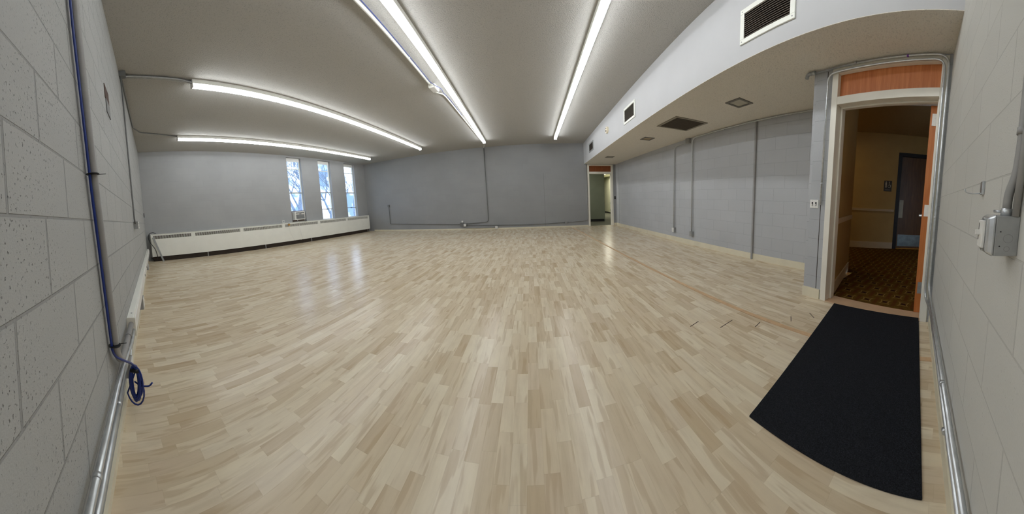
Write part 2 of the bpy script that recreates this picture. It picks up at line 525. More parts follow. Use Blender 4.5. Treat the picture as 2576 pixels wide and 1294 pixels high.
# underside reaches the white face
hexa(bm, [SOF.p(-.02, HS - .004, 0), SOF.p(SOF.len + .05, HS - .004, 0), Vector((2.92, -0.25, HS - .004)), Vector((2.80, 8.16, HS - .004)),
          SOF.p(-.02, HS, 0), SOF.p(SOF.len + .05, HS, 0), Vector((2.92, -0.25, HS)), Vector((2.80, 8.16, HS))])
struct('ceiling_lowered', bm, M['ceiling_low'])

# base boards
def base(name, F, s0, s1, h=0.09, t=0.012, mat='base_cream'):
    bm = BM(); fbox(bm, F, s0, s1, 0, h, 0, t)
    struct(name, bm, M[mat])
base('baseboard_far', FAR, 0.25, 7.735, 0.05)
base('baseboard_recess', REC, 0.02, 6.95, 0.10)
base('baseboard_back_left', BKL, 0.0, 6.15, 0.045, 0.012)
base('baseboard_back_right', BKR, 0.0, 1.90, 0.085, 0.012)
base('baseboard_pier', DOR, 0.795, 0.975, 0.105, 0.012)
base('baseboard_far_corner', FAR, 8.575, 8.64, 0.09)

# floor: tan strip let in along the planks and a few open joints
bm = BM()
hexa(bm, [Vector(p) for p in ((1.430, -0.06, 0), (1.468, -0.06, 0), (1.276, 8.15, 0), (1.238, 8.15, 0),
                              (1.430, -0.06, .003), (1.468, -0.06, .003), (1.276, 8.15, .003), (1.238, 8.15, .003))])
tan = simple('tan_floor_strip', lin(204, 170, 132), 0.4, 0, 0.12, 14)
struct('trim_floor_strip', bm, tan)
for i, (a, b) in enumerate((((.963, 1.397), (1.051, 1.428)), ((1.113, 1.267), (1.249, 1.297)), ((1.293, 1.119), (1.369, 1.142)), ((1.52, .985), (1.585, 1.03)), ((1.665, .88), (1.72, .95)))):
    a, b = Vector((*a, 0)), Vector((*b, 0)); w = (b - a).normalized().cross(Z0) * 0.0026
    bm = BM(hexa, [a - w, b - w, b + w, a + w] + [p + Vector((0, 0, .0012)) for p in (a - w, b - w, b + w, a + w)])
    o = obj('open_joint', bm, M['taupe'], floor)

# ------------------------------------------------------------------ windows
def window(n, s0, s1, panes, blind):
    F = WIN
    t = thing('window_%d' % n, None, None, F.p((s0 + s1) / 2, 0.735), kind='structure')
    d0, d1 = -0.125, -0.085
    fw = 0.022
    bm = BM()
    fbox(bm, F, s0, s0 + fw, .735, 3.06, d0, d1); fbox(bm, F, s1 - fw, s1, .735, 3.06, d0, d1)
    fbox(bm, F, s0 + fw, s1 - fw, 3.03, 3.06, d0, d1); fbox(bm, F, s0 + fw, s1 - fw, .735, .765, d0, d1)
    fbox(bm, F, s0 + fw, s1 - fw, 2.655, 2.68, d0, d1)
    obj('window_frame', bm, M['white_enamel'], t)
    bm = BM(); fbox(bm, F, s0 + fw, s1 - fw, 1.785, 1.815, d0 - .005, d1 + .02)
    obj('meeting_rail', bm, M['steel_dull'], t)
    if panes:
        bm = BM(); fbox(bm, F, s0 + fw, s1 - fw, 1.135, 1.16, d0 - .005, d1 + .02)
        mr = obj('hopper_rail', bm, M['steel_dull'], t)
        bm = BM(); fbox(bm, F, (s0 + s1) / 2 - .05, (s0 + s1) / 2 + .03, 1.125, 1.15, d1 + .02, d1 + .045)
        obj('latch', bm, M['black'], mr)
        bm = BM(); tube(bm, [F.p(s1 - .03, 1.09, d1 + .01), F.p(s1 - .05, 1.0, d1 + .035), F.p(s1 - .02, .93, d1 + .01)], .007, .02)
        obj('stay_arm', bm, M['white_enamel'], t)
    bm = BM(); fbox(bm, F, s0 + fw, s1 - fw, 2.93, 3.03, d1, d1 + .03)
    obj('roller_shade', bm, M['white_plastic'], t)
    bm = BM(); fbox(bm, F, s0 + fw, s1 - fw, .765, 3.03, -.108, -.104)
    obj('pane', bm, M['glass'], t)
    bm = BM(); fbox(bm, F, s0 - .015, s1 + .015, .715, .74, d1, .03)
    obj('window_sill', bm, M['taupe'], t)
window(1, 4.10, 4.64, False, True)
window(2, 5.34, 5.89, True, True)
window(3, 6.58, 7.14, True, True)

# window air conditioner
t = thing('air_conditioner', 'small white window air conditioner with grey front grille below the first window pane', 'air conditioner', WIN.p(4.35, .80, 0))
bm = BM(); fbox(bm, WIN, 4.165, 4.545, .82, 1.115, -.10, .07)
obj('casing', bm, M['white_plastic'], t, 0.012)
bm = BM()
for k in range(9): fbox(bm, WIN, 4.20, 4.51, .86 + k * .0165, .868 + k * .0165, .068, .078)
obj('intake_grille', bm, M['steel_dull'], t)
bm = BM(); fbox(bm, WIN, 4.20, 4.51, .855, 1.01, .0665, .0705)
obj('front_panel', bm, simple('ac_grey', lin(150, 152, 152), .6), t)
bm = BM()
for k in range(7): fbox(bm, WIN, 4.20 + k * .045, 4.235 + k * .045, 1.045, 1.085, .068, .074)
obj('outlet_louvres', bm, simple('ac_louvre', lin(96, 98, 98), .6), t)
bm = BM(); fbox(bm, WIN, 4.32, 4.40, 1.018, 1.034, .069, .074)
obj('control_display', bm, M['black'], t)
FILL = BM()
for q in ((4.125, 4.163, .765, 1.145), (4.547, 4.615, .765, 1.145), (4.163, 4.547, .765, .818), (4.163, 4.547, 1.117, 1.145)): fbox(FILL, WIN, *q, -.085, -.07)
t = tag(obj('filler_panel', FILL, M['brownpanel']), 'brown filler board closing the window around the air conditioner', 'filler panel')
bm = BM(); tube(bm, [WIN.p(4.22, .83, .075), WIN.p(4.20, .76, .13), WIN.p(4.19, .735, .225), WIN.p(4.15, .60, .232), WIN.p(4.20, .30, .232), WIN.p(4.23, .17, .232), WIN.p(4.16, .125, .232)], .005, .06)
tag(obj('power_cord', bm, M['white_plastic']), 'white cord hanging from the air conditioner over the radiator cover', 'cord')
t = thing('wall_outlet', 'white surface outlet box on the window wall just above the radiator cover', 'outlet', WIN.p(3.76, .74, 0))
obj('outlet_box', BM(fbox, WIN, 3.725, 3.795, .75, .845, 0, .035), M['white_plastic'], t, .004)
obj('outlet_face', BM(fbox, WIN, 3.735, 3.785, .765, .83, .035, .038), M['steel_dull'], t)
t = thing('plug_adapter', 'yellow plug adapter hanging on the radiator cover grille below the outlet', 'plug adapter', WIN.p(3.83, .68, .21))
bm = BM(); disc(bm, WIN.p(3.80, .685, .205), WIN.n, .028, .03); obj('adapter_body', bm, M['brass'], t)
bm = BM(); disc(bm, WIN.p(3.80, .722, .215), WIN.n, .012, .02); obj('plug_tip', bm, M['darkvoid'], t)
bm = BM(); tube(bm, [WIN.p(3.80, .66, .235), WIN.p(3.80, .45, .232), WIN.p(3.88, .25, .232), WIN.p(3.97, .13, .232)], .004, .08)
tag(obj('thin_cord', bm, M['white_plastic']), 'thin white cord hanging from the yellow adapter down the radiator cover', 'cord')

# ------------------------------------------------------------------ radiator cover along the window wall
t = thing('radiator_cover', 'long white baseboard radiator cover with slotted grilles along the window wall', 'radiator', WIN.p(3.9, 0, 0.1))
RB, RTOP, RO = 0.13, 0.745, 0.20
segs = [(0.10, 1.0895), (1.0905, 2.3495), (2.3505, 3.6295), (3.6305, 4.9595), (4.9605, 6.2495), (6.2505, 7.52)]
for a, b in segs:
    bm = BM()
    fbox(bm, WIN, a, b, RB, .615, RO - .012, RO)                       # lower sheet
    fbox(bm, WIN, a, b, .705, RTOP, RO - .012, RO)                     # top lip
    fbox(bm, WIN, a, a + .05, .615, .705, RO - .012, RO); fbox(bm, WIN, b - .05, b, .615, .705, RO - .012, RO)
    x = a + .05
    while x < b - .06:
        fbox(bm, WIN, x + .018, x + .026, .615, .705, RO - .010, RO - .002)
        x += .026
    obj('front_panel', bm, M['white_enamel'], t)
obj('top_panel', BM(fbox, WIN, .10, 7.52, RTOP - .012, RTOP, 0.002, RO), M['white_enamel'], t)
for q in (.09, 7.52): obj('end_panel', BM(fbox, WIN, q, q + .01, RB, RTOP, 0.002, RO), M['white_enamel'], t)
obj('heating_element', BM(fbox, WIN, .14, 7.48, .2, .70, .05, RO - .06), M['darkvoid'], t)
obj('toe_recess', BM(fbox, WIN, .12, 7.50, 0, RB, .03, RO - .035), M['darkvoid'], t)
for s in (1.4, 3.0, 4.6, 7.40):
    obj('support_foot', BM(fbox, WIN, s, s + .02, 0, RB, RO - .035, RO - .02), M['steel_dull'], t)

bm = BM(); hexa(bm, [WIN.p(.30, 0, .30), WIN.p(.34, 0, .30), WIN.p(.34, 0, .275), WIN.p(.30, 0, .275),
                     WIN.p(.12, .66, .245), WIN.p(.16, .66, .245), WIN.p(.16, .66, .22), WIN.p(.12, .66, .22)])
tag(obj('metal_strut', bm, M['steel_dull']), 'grey metal channel leaning against the near end of the radiator cover', 'metal bar')
bm = BM()
tube(bm, [WIN.p(.06, .10, .10), WIN.p(.16, .03, .25), WIN.p(.20, .12, .26), WIN.p(.16, .35, .26), WIN.p(.05, .55, .21), WIN.p(.03, .68, .16), WIN.p(.07, .78, .14), WIN.p(.16, .80, .12), WIN.p(.22, .76, .16)], .008, .08)
tag(obj('black_cord', bm, M['black']), 'black cord looped over the near corner of the radiator cover', 'cord')

# ------------------------------------------------------------------ ceiling strip lights
def strip_light(x0, x1, y0, y1, label):
    t = thing('strip_light', label, 'ceiling light', ((x0 + x1) / 2, (y0 + y1) / 2, H), 'continuous strip lights on the ceiling')
    A, B = Vector((x0, y0, 0)), Vector((x1, y1, 0))
    F = Frame(A, B, 1)
    bm = BM(); fbox(bm, F, 0, F.len, 3.058, H - .001, -.040, .040); obj('housing', bm, M['white_enamel'], t)
    bm = BM()
    prof = [(-.034, 3.058), (-.035, 3.040), (-.028, 3.018), (-.012, 3.006), (.012, 3.006), (.028, 3.018), (.035, 3.040), (.034, 3.058)]
    a = [bm.verts.new(F.p(.006, z, o)) for o, z in prof]; b = [bm.verts.new(F.p(F.len - .006, z, o)) for o, z in prof]
    for i in range(8): bm.faces.new((a[i], a[(i + 1) % 8], b[(i + 1) % 8], b[i]))
    bm.faces.new(a); bm.faces.new(b)
    obj('diffuser', bm, M['lamp'], t)
    bm = BM(); fbox(bm, F, -.004, .006, 3.002, H - .002, -.04, .04); obj('end_cap', bm, M['white_plastic'], t)
    bm = BM(); fbox(bm, F, F.len - .006, F.len + .004, 3.002, H - .002, -.04, .04); obj('end_cap', bm, M['white_plastic'], t)
    return t
strip_light(-5.06, -4.90, 1.47, 7.46, 'glowing white strip light nearest the window wall')
strip_light(-3.02, -3.01, 1.13, 7.29, 'glowing white strip light second from the windows, fed by two grey pipes')
strip_light(-0.957, -1.16, 0.30, 7.38, 'glowing white strip light beside the white conduit with the blue wire')
strip_light(0.691, 0.767, 0.30, 7.31, 'glowing white strip light nearest the white soffit')

# ------------------------------------------------------------------ soffit: grilles, alarm, fittings in the lowered ceiling
def wall_grille(s0, s1, z0, z1, label, fm, n=12):
    F = SOF
    t = thing('air_grille', label, 'air vent', F.p((s0 + s1) / 2, z0), 'air grilles in the white soffit')
    w = .042
    bm = BM()
    fbox(bm, F, s0, s1, z1 - w, z1, 0, .012); fbox(bm, F, s0, s1, z0, z0 + w, 0, .012)
    fbox(bm, F, s0, s0 + w, z0 + w, z1 - w, 0, .012); fbox(bm, F, s1 - w, s1, z0 + w, z1 - w, 0, .012)
    fr = obj('grille_frame', bm, fm, t, .003)
    for a in (s0 + w / 2, s1 - w / 2):
        for z in (z0 + w / 2, z1 - w / 2):
            bm = BM(); disc(bm, F.p(a, z, .012), F.n, .005, .002, 10); obj('screw', bm, M['steel_dull'], fr)
    bm = BM(); fbox(bm, F, s0 + w, s1 - w, z0 + w, z1 - w, .0005, .0015); obj('duct_shade_sheet', bm, M['darkvoid'], t)  # flat sheet on the soffit; the duct's shade is put into its colour
    bm = BM()
    hh = (z1 - z0 - 2 * w) / n
    for k in range(n):
        z = z0 + w + (k + .25) * hh
        hexa(bm, [F.p(s0 + w, z, .011), F.p(s1 - w, z, .011), F.p(s1 - w, z + hh * .25, .011), F.p(s0 + w, z + hh * .25, .011),
                  F.p(s0 + w, z + hh * .35, .002), F.p(s1 - w, z + hh * .35, .002), F.p(s1 - w, z + hh * .6, .002), F.p(s0 + w, z + hh * .6, .002)])
    obj('louvres', bm, M['slat'], t)
wall_grille(6.60, 7.12, 2.495, 2.80, 'largest white framed air grille with dark louvres, nearest on the soffit', M['white_enamel'])
wall_grille(3.85, 4.37, 2.53, 2.84, 'white framed air grille in the middle of the soffit', M['white_enamel'])
wall_grille(.89, 1.43, 2.575, 2.865, 'grey framed air grille at the far end of the soffit', M['steel_dull'])
t = thing('fire_alarm', 'round cream fire alarm on the white soffit between two grilles', 'alarm', SOF.p(2.79, 2.65))
bm = BM(); disc(bm, SOF.p(2.79, 2.75, 0), SOF.n, .085, .03, 28, .075); obj('alarm_body', bm, simple('cream_alarm', lin(226, 216, 190), .4), t)
obj('alarm_horn', BM(fbox, SOF, 2.77, 2.80, 2.71, 2.75, .03, .036), M['darkvoid'], t); obj('alarm_lens', BM(fbox, SOF, 2.775, 2.795, 2.78, 2.80, .03, .036), M['darkvoid'], t)

def ceiling_fit(name, label, cat, c, w, d, inner, fm, group=None, fw=.03):
    t = thing(name, label, cat, (c[0], c[1], HS), group)
    x0, x1, y0, y1 = c[0] - w / 2, c[0] + w / 2, c[1] - d / 2, c[1] + d / 2
    z1 = HS - .004; z0 = z1 - .01
    bm = BM(); box(bm, x0, x1, y0, y0 + fw, z0, z1); box(bm, x0, x1, y1 - fw, y1, z0, z1)
    box(bm, x0, x0 + fw, y0 + fw, y1 - fw, z0, z1); box(bm, x1 - fw, x1, y0 + fw, y1 - fw, z0, z1)
    obj('fitting_frame', bm, fm, t)
    bm = BM(); box(bm, x0 + fw, x1 - fw, y0 + fw, y1 - fw, z1 - .003, z1)
    if name == 'return_grille':
        k = x0 + fw
        while k < x1 - fw - .01:
            box(bm, k, k + .006, y0 + fw, y1 - fw, z0 + .001, z1 - .003); k += .016
    obj('fitting_panel', bm, inner, t)
fmg = simple('grey_fitting_frame', lin(110, 106, 98), .5)
lens = simple('frosted_lens', lin(176, 172, 156), .5)
ceiling_fit('return_grille', 'large square brown return air grille in the lowered ceiling', 'air vent', (2.148, 3.394), .53, .56, M['grille_brown'], simple('tan_grille_frame', lin(140, 132, 116), .5), fw=.035)
ceiling_fit('recessed_light', 'unlit square ceiling light nearest the doorway, grey frame', 'ceiling light', (2.17, 2.24), .215, .23, lens, fmg, 'unlit square lights in the lowered ceiling')
ceiling_fit('recessed_light', 'unlit square ceiling light just beyond the big return grille', 'ceiling light', (2.116, 4.50), .195, .22, simple('yellowed_lens', lin(160, 140, 100), .5), fmg, 'unlit square lights in the lowered ceiling')
ceiling_fit('recessed_light', 'unlit square ceiling light farthest away, above the far doorway', 'ceiling light', (2.09, 6.72), .195, .22, lens, fmg, 'unlit square lights in the lowered ceiling')

# ------------------------------------------------------------------ near doorway
F = DOR
t = thing('door_1', None, None, F.p(1.44, 0), kind='structure')
bm = BM()
fbox(bm, F, .985, 1.04, 0, 2.335, -.14, .012); fbox(bm, F, 1.855, 1.905, 0, 2.335, -.14, .012)
fbox(bm, F, 1.04, 1.855, 1.99, 2.065, -.14, .012); fbox(bm, F, 1.04, 1.855, 2.285, 2.335, -.14, .012)
fbox(bm, F, 1.04, 1.055, 0, 1.99, -.10, -.06); fbox(bm, F, 1.84, 1.855, 0, 1.99, -.05, -.035)
fbox(bm, F, 1.04, 1.855, 1.975, 1.99, -.10, -.06)
obj('door_frame', bm, M['cream_paint'], t, .003)
obj('transom_panel', BM(fbox, F, 1.04, 1.855, 2.065, 2.285, -.07, -.03), M['orange_wood'], t)
obj('threshold', BM(fbox, F, 1.04, 1.855, 0, .008, -.14, .012), simple('tan_threshold', lin(196, 164, 132), .5), t)
# leaf, swung out into the hallway and seen edge-on
h0 = F.p(1.806, 0, -.13)
ang = math.radians(2.0)
LF = Frame(h0, h0 + Vector((math.cos(ang), math.sin(ang), 0)), 1)      # n points to +y
leaf = obj('door_leaf', BM(fbox, LF, 0, .76, .012, 1.975, -.031, .031), M['door_edge'], t)
for z in (1.79, .945, .20):
    bm = BM(); fbox(bm, LF, -.006, 0, z, z + .11, -.033, .016)
    for k in range(4): disc(bm, LF.p(-.006, z + .015 + .027 * k, -.006 + .012 * (k % 2)), -LF.e, .003, .002, 8)
    obj('hinge', bm, M['steel_dull' if z < .9 else 'white_plastic'], leaf)
bm = BM(); tube(bm, [LF.p(.70, .92, .03), LF.p(.70, .92, .085)], .010); disc(bm, LF.p(.70, .92, .08), LF.n, .024, .03, 16, .018)
obj('door_knob', bm, M['steel'], leaf)

# hallway behind it
HL = Frame((2.12, 0.970), (3.07, 1.196), -1)
HF = Frame((4.40, 3.06), (5.31, 0.24), -1)
wall('wall_hall_left', HL, M['hall_wall'], 0.0, HL.len, 0, 2.66, th=.12)
hs = (Vector((5.044, 1.069, 0)) - HF.A).dot(HF.e)                     # where the black frame starts
wall('wall_hall_end', HF, M['hall_wall'], -.3, HF.len + .9, 0, 2.66, holes=[(hs, hs + 1.0, 0, 2.25)], th=.12)
bm = BM(box, 3.07, 3.19, 1.23, 3.4, 0, 2.66); struct('wall_hall_side', bm, M['hall_wall'])
bm = BM(box, 3.19, 6.2, 3.3, 3.4, 0, 2.66); struct('wall_hall_back', bm, M['hall_wall'])
bm = BM(box, 2.07, 6.2, -.55, -.45, 0, 2.66); struct('wall_hall_right', bm, M['hall_wall'])
bm = BM()
for P in (((1.99, -.45), (6.0, -.45), (6.0, 1.10), (2.135, 1.10)), ((3.0, 1.09), (6.0, 1.09), (6.0, 3.3), (3.08, 3.3))):
    hexa(bm, [Vector((*p, -.06)) for p in P] + [Vector((*p, .001)) for p in P])
struct('floor_hall', bm, M['carpet'])
bm = BM(box, 2.98, 6.2, -.55, 3.4, 2.66, 2.7); box(bm, 2.10, 2.98, -.55, 1.1, 2.66, 2.7); struct('ceiling_hall', bm, M['hall_ceiling'])
bm = BM(); fbox(bm, HL, 0.03, HL.len + .012, 0, .13, 0, .014); struct('baseboard_hall_left', bm, M['hall_trim'])
bm = BM(); fbox(bm, HF, 0, hs, 0, .15, 0, .015); struct('baseboard_hall_end', bm, M['hall_trim'])
bm = BM(); fbox(bm, HL, 0.03, HL.len + .01, .80, .855, 0, .02); struct('trim_hall_left_rail', bm, M['hall_trim'])
bm = BM(); fbox(bm, HF, 0, hs - .02, .875, .895, 0, .02); fbox(bm, HF, 0, hs - .02, .91, .925, 0, .025); fbox(bm, HF, 0, hs - .02, .895, .91, 0, .012); struct('trim_hall_end_rail', bm, M['hall_trim'])
t = thing('door_2', None, None, HF.p(hs + .5, 0), kind='structure')
bm = BM(); fbox(bm, HF, hs, hs + .07, 0, 2.25, -.12, .02); fbox(bm, HF, hs + .93, hs + 1.0, 0, 2.25, -.12, .02); fbox(bm, HF, hs + .07, hs + .93, 2.17, 2.25, -.12, .02)
obj('door_frame', bm, M['black'], t)
lf = obj('door_leaf', BM(fbox, HF, hs + .07, hs + .93, .02, 2.17, -.09, -.05), M['dark_wood'], t)
obj('kick_plate', BM(fbox, HF, hs + .10, hs + .90, .06, .34, -.05, -.047), M['kick'], lf)
bm = BM(); fbox(bm, HF, hs + .085, hs + .165, .74, 1.16, -.05, -.045); obj('push_plate', bm, simple('pale_push_plate', lin(196, 192, 170), .5, .2), lf)
obj('threshold', BM(fbox, HF, hs + .07, hs + .93, 0, .02, -.12, .0), M['brass'], t)
# restroom sign
ss = hs - .17
t = thing('restroom_sign', 'small dark restroom sign with pale figures on the ochre hallway wall', 'sign', HF.p(ss, 1.35))
obj('sign_plate', BM(fbox, HF, ss - .075, ss + .075, 1.345, 1.59, 0, .008), simple('dark_sign', lin(54, 54, 46), .5), t, .004)
pale = simple('pale_sign_print', lin(190, 188, 172), .5)
bm = BM(); disc(bm, HF.p(ss - .035, 1.56, .008), HF.n, .011, .002, 14)
fbox(bm, HF, ss - .05, ss - .02, 1.49, 1.545, .008, .010); fbox(bm, HF, ss - .048, ss - .037, 1.43, 1.49, .008, .010); fbox(bm, HF, ss - .033, ss - .022, 1.43, 1.49, .008, .010)
obj('standing_figure', bm, pale, t)
bm = BM(); disc(bm, HF.p(ss + .025, 1.56, .008), HF.n, .010, .002, 14)
fbox(bm, HF, ss + .018, ss + .028, 1.49, 1.545, .008, .010); fbox(bm, HF, ss + .018, ss + .052, 1.485, 1.495, .008, .010); fbox(bm, HF, ss + .045, ss + .055, 1.44, 1.49, .008, .010)
tube(bm, [HF.p(ss + .028 + .028 * math.cos(a), 1.462 + .03 * math.sin(a), .010) for a in [math.radians(110 + k * 22) for k in range(11)]], .003, seg=6)
obj('wheelchair_figure', bm, pale, t)
obj('raised_line', BM(fbox, HF, ss - .05, ss + .05, 1.372, 1.39, .008, .0095), simple('raised_lettering', lin(110, 108, 96), .5), t)

# switch on the pier
t = thing('light_switch', 'white double switch plate on the grey pier left of the near doorway', 'light switch', DOR.p(.873, .965))
pl = obj('switch_plate', BM(fbox, DOR, .825, .912, .965, 1.052, 0, .006), M['white_plastic'], t, .002)
for s in (.85, .887):
    obj('toggle_slot', BM(fbox, DOR, s - .007, s + .007, .99, 1.027, .006, .0075), M['black'], pl)
    obj('toggle', BM(fbox, DOR, s - .004, s + .004, .993, 1.008, .0075, .018), M['white_plastic'], pl)
    for z in (.978, 1.04):
        bm = BM(); disc(bm, DOR.p(s, z, .006), DOR.n, .0025, .001, 8); obj('screw', bm, M['steel_dull'], pl)
obj('trim_pier_joint', BM(fbox, DOR, .930, .936, 0, 2.33, 0, .0015), M['darkvoid'])['kind'] = 'structure'

# ------------------------------------------------------------------ far doorway
F = FAR
t = thing('door_3', None, None, F.p(8.15, 0), kind='structure')
bm = BM()
fbox(bm, F, 7.745, 7.80, 0, 2.335, -.15, .012); fbox(bm, F, 8.50, 8.56, 0, 2.335, -.15, .012)
fbox(bm, F, 7.80, 8.50, 1.99, 2.07, -.15, .012); fbox(bm, F, 7.80, 8.50, 2.295, 2.335, -.15, .012)
obj('door_frame', bm, M['cream_paint'], t)
obj('transom_panel', BM(fbox, F, 7.80, 8.50, 2.07, 2.295, -.08, -.04), wood_mat('reddish_veneer', lin(122, 62, 26), lin(150, 82, 38), .4, (20, 20, 1.5)), t)
bm = BM(box, -.5, 4.8, 8.27, 19, -.06, 0.0005); struct('floor_corridor', bm, M['corr_floor'])
bm = BM(box, -.5, 4.8, 8.33, 19, 2.6, 2.65); struct('ceiling_corridor', bm, M['corr_white'])
PT = Frame((1.2, 9.99), (2.79, 9.75), -1)
wall('wall_corridor_partition', PT, M['olive_wall'], 0, PT.len, 0, 2.6, th=.12)
bm = BM(); fbox(bm, PT, 0, PT.len - .03, 0, .11, 0, .012); struct('baseboard_corridor_partition', bm, M['black'])
bm = BM(box, 2.60, 4.62, 8.31, 8.40, 0, 2.6); struct('wall_corridor_near', bm, M['corr_white'])
bm = BM(box, 4.62, 4.74, 8.27, 19, 0, 2.6); struct('wall_corridor_right', bm, M['corr_white'])
bm = BM(box, 3.9, 4.22, 15.6, 15.7, 0, 2.6); struct('wall_corridor_return', bm, M['olive_wall'])
bm = BM(box, -.5, 4.74, 18.9, 19, 0, 2.6); struct('wall_corridor_end', bm, M['olive_wall'])
bm = BM(box, -.5, -.4, 8.4, 19, 0, 2.6); struct('wall_corridor_left', bm, M['olive_wall'])
bm = BM(box, 4.600, 4.62, 9.3, 18.9, 0, .09); struct('baseboard_corridor_right', bm, M['black'])
bm = BM(box, 3.1, 3.9, 12.6, 13.4, 2.56, 2.597); tag(obj('corridor_light', bm, M['corr_lamp']), 'glowing ceiling light beyond the far doorway', 'ceiling light')
t = thing('corridor_heater', 'off-white wall heater with two grilles seen through the far doorway', 'heater', (4.56, 13.8, .1))
obj('heater_casing', BM(box, 4.50, 4.60, 13.1, 14.9, .1, .95), M['corr_white'], t)
for z in (.18, .66):
    bm = BM()
    for k in range(7): box(bm, 4.488, 4.50, 13.3, 14.6, z + k * .022, z + .010 + k * .022)
    obj('heater_grille', bm, M['olive_wall'], t)
t = thing('wall_plate', 'small black switch plate beside the far doorway', 'light switch', FAR.p(8.615, 1.0))
obj('plate', BM(fbox, FAR, 8.59, 8.64, 1.02, 1.13, 0, .008), M['black'], t)
obj('toggle', BM(fbox, FAR, 8.61, 8.62, 1.06, 1.09, .008, .02), M['slat'], t)
obj('trim_recess_joint', BM(fbox, REC, .28, .287, .10, HS - .005, 0, .0015), M['conduit_dark'])['kind'] = 'structure'
obj('trim_recess_channel', BM(fbox, REC, 5.62, 5.645, 0, HS - .005, 0, .03), simple('dark_joint_channel', lin(158, 157, 156), .7))['kind'] = 'structure'
obj('trim_far_joint', BM(fbox, FAR, 6.385, 6.392, .05, 2.06, 0, .001), M['conduit_dark'])['kind'] = 'structure'

# ------------------------------------------------------------------ conduits and boxes
def strap(bm, p, d, r, n):
    """one-hole strap: small ring round a pipe"""
    p, d = Vector(p), Vector(d).normalized()
    tube(bm, [p - d * .007, p + d * .007], r * 1.25, seg=10)
def conduit(name, label, pts, r, mat, bend=.06, couplings=(), parent=None, seg=10):
    t = thing(name, label, 'conduit', pts[0])
    bm = BM(); tube(bm, pts, r, bend, seg); obj('pipe', bm, mat, t)
    for p, d in couplings:
        bm = BM(); strap(bm, p, d, r, None); obj('pipe_strap', bm, mat, t)
    return t
def wbox(F, s, z, w, h, d, label, cat='junction box', mat='steel_dull', plate='white_plastic', name='junction_box', sockets=False, o=0.0):
    t = thing(name, label, cat, F.p(s, z - h / 2, 0))
    obj('box_body', BM(fbox, F, s - w / 2, s + w / 2, z - h / 2, z + h / 2, o, o + d), M[mat], t, .003)
    pl = obj('cover_plate', BM(fbox, F, s - w / 2 + .004, s + w / 2 - .004, z - h / 2 + .004, z + h / 2 - .004, o + d, o + d + .004), M[plate], t)
    if sockets:
        for dz in (-.018, .018):
            bm = BM(); fbox(bm, F, s - .012, s - .008, z + dz - .005, z + dz + .005, o + d + .004, o + d + .005)
            fbox(bm, F, s + .008, s + .012, z + dz - .005, z + dz + .005, o + d + .004, o + d + .005)
            obj('socket_slots', bm, M['black'], pl)
    return t
# far wall
f = FAR.p
conduit('conduit', 'thin grey pipe dropping from the ceiling down the middle of the far wall', [f(4.60, H - .01, .02), f(4.60, .285, .02), f(3.86, .24, .02)], .011, M['conduit_dark'], .12,
        [(f(4.60, 2.2, .02), Z0), (f(4.60, 1.2, .02), Z0)])
conduit('conduit', 'thin grey pipe from the small box near the window corner along the far wall', [f(1.00, 1.07, .02), f(1.00, .31, .02), f(3.70, .21, .02)], .010, M['conduit_dark'], .02, [(f(1.0, .7, .02), Z0), (f(2.3, .26, .02), FAR.e)])
conduit('conduit', 'thin grey pipe low on the far wall running toward the far doorway', [f(3.86, .175, .02), f(5.9, .135, .02), f(7.0, .175, .02)], .009, M['conduit_dark'], .3, [(f(5.0, .155, .02), FAR.e)])
conduit('conduit', 'pale pipe curving below the box cluster to the low outlet on the far wall', [f(3.80, .17, .03), f(3.80, .07, .03), f(4.80, .068, .03)], .011, M['conduit_paint'], .12)
conduit('conduit', 'thin pipe from the low box up the left side of the far door frame', [f(7.06, .18, .02), f(7.715, .225, .02), f(7.715, 2.33, .02)], .010, M['conduit_paint'], .1, [(f(7.715, 1.5, .02), Z0)])
wbox(FAR, 1.0, 1.115, .07, .10, .045, 'small dark box alone on the far wall near the window corner', mat='conduit_dark', plate='conduit_dark')
wbox(FAR, 3.72, .215, .12, .13, .06, 'dark square box at the junction of pipes on the far wall', mat='conduit_dark', plate='conduit_dark')
wbox(FAR, 3.83, .19, .085, .11, .075, 'pale cover box in front of the dark pipe junction box', mat='conduit_paint')
wbox(FAR, 3.745, .325, .05, .06, .05, 'tiny white sensor box just above the dark pipe junction box', name='sensor_box', mat='white_plastic', cat='sensor')
wbox(FAR, 4.85, .075, .085, .11, .055, 'pale outlet box lowest on the far wall at the pipe end', cat='outlet', name='outlet_box', sockets=True, mat='conduit_paint')
wbox(FAR, 7.03, .18, .075, .09, .05, 'grey outlet box on the far wall near the far doorway', cat='outlet', name='outlet_box', sockets=True, plate='conduit_paint', mat='conduit_paint')
# recessed wall
g = REC.p
conduit('conduit', 'steel pipe, left one of the pair dropping down the recessed wall', [g(3.98, 2.28, .03), g(3.555, 2.255, .03), g(3.555, .32, .03)], .011, M['steel_light'], .14, [(g(3.555, 1.2, .03), Z0)])
conduit('conduit', 'steel pipe, right one of the pair, turning along the top of the recessed wall', [g(6.9, HS - .03, .03), g(5.4, HS - .025, .03), g(4.17, HS - .03, .03), g(4.17, .30, .03)], .011, M['steel_light'], .12, [(g(4.17, 1.2, .03), Z0), (g(5.0, HS - .03, .03), REC.e), (g(6.0, HS - .028, .03), REC.e)])
wbox(REC, 4.04, 2.295, .09, .10, .06, 'grey pipe box at the top of the recessed wall', mat='conduit_paint', plate='conduit_paint')
wbox(REC, 3.555, .27, .075, .11, .05, 'left grey outlet box low on the recessed wall', cat='outlet', name='outlet_box', sockets=True, plate='white_plastic')
wbox(REC, 4.17, .25, .075, .11, .05, 'right grey outlet box low on the recessed wall', cat='outlet', name='outlet_box', plate='steel_dull', mat='steel_dull')
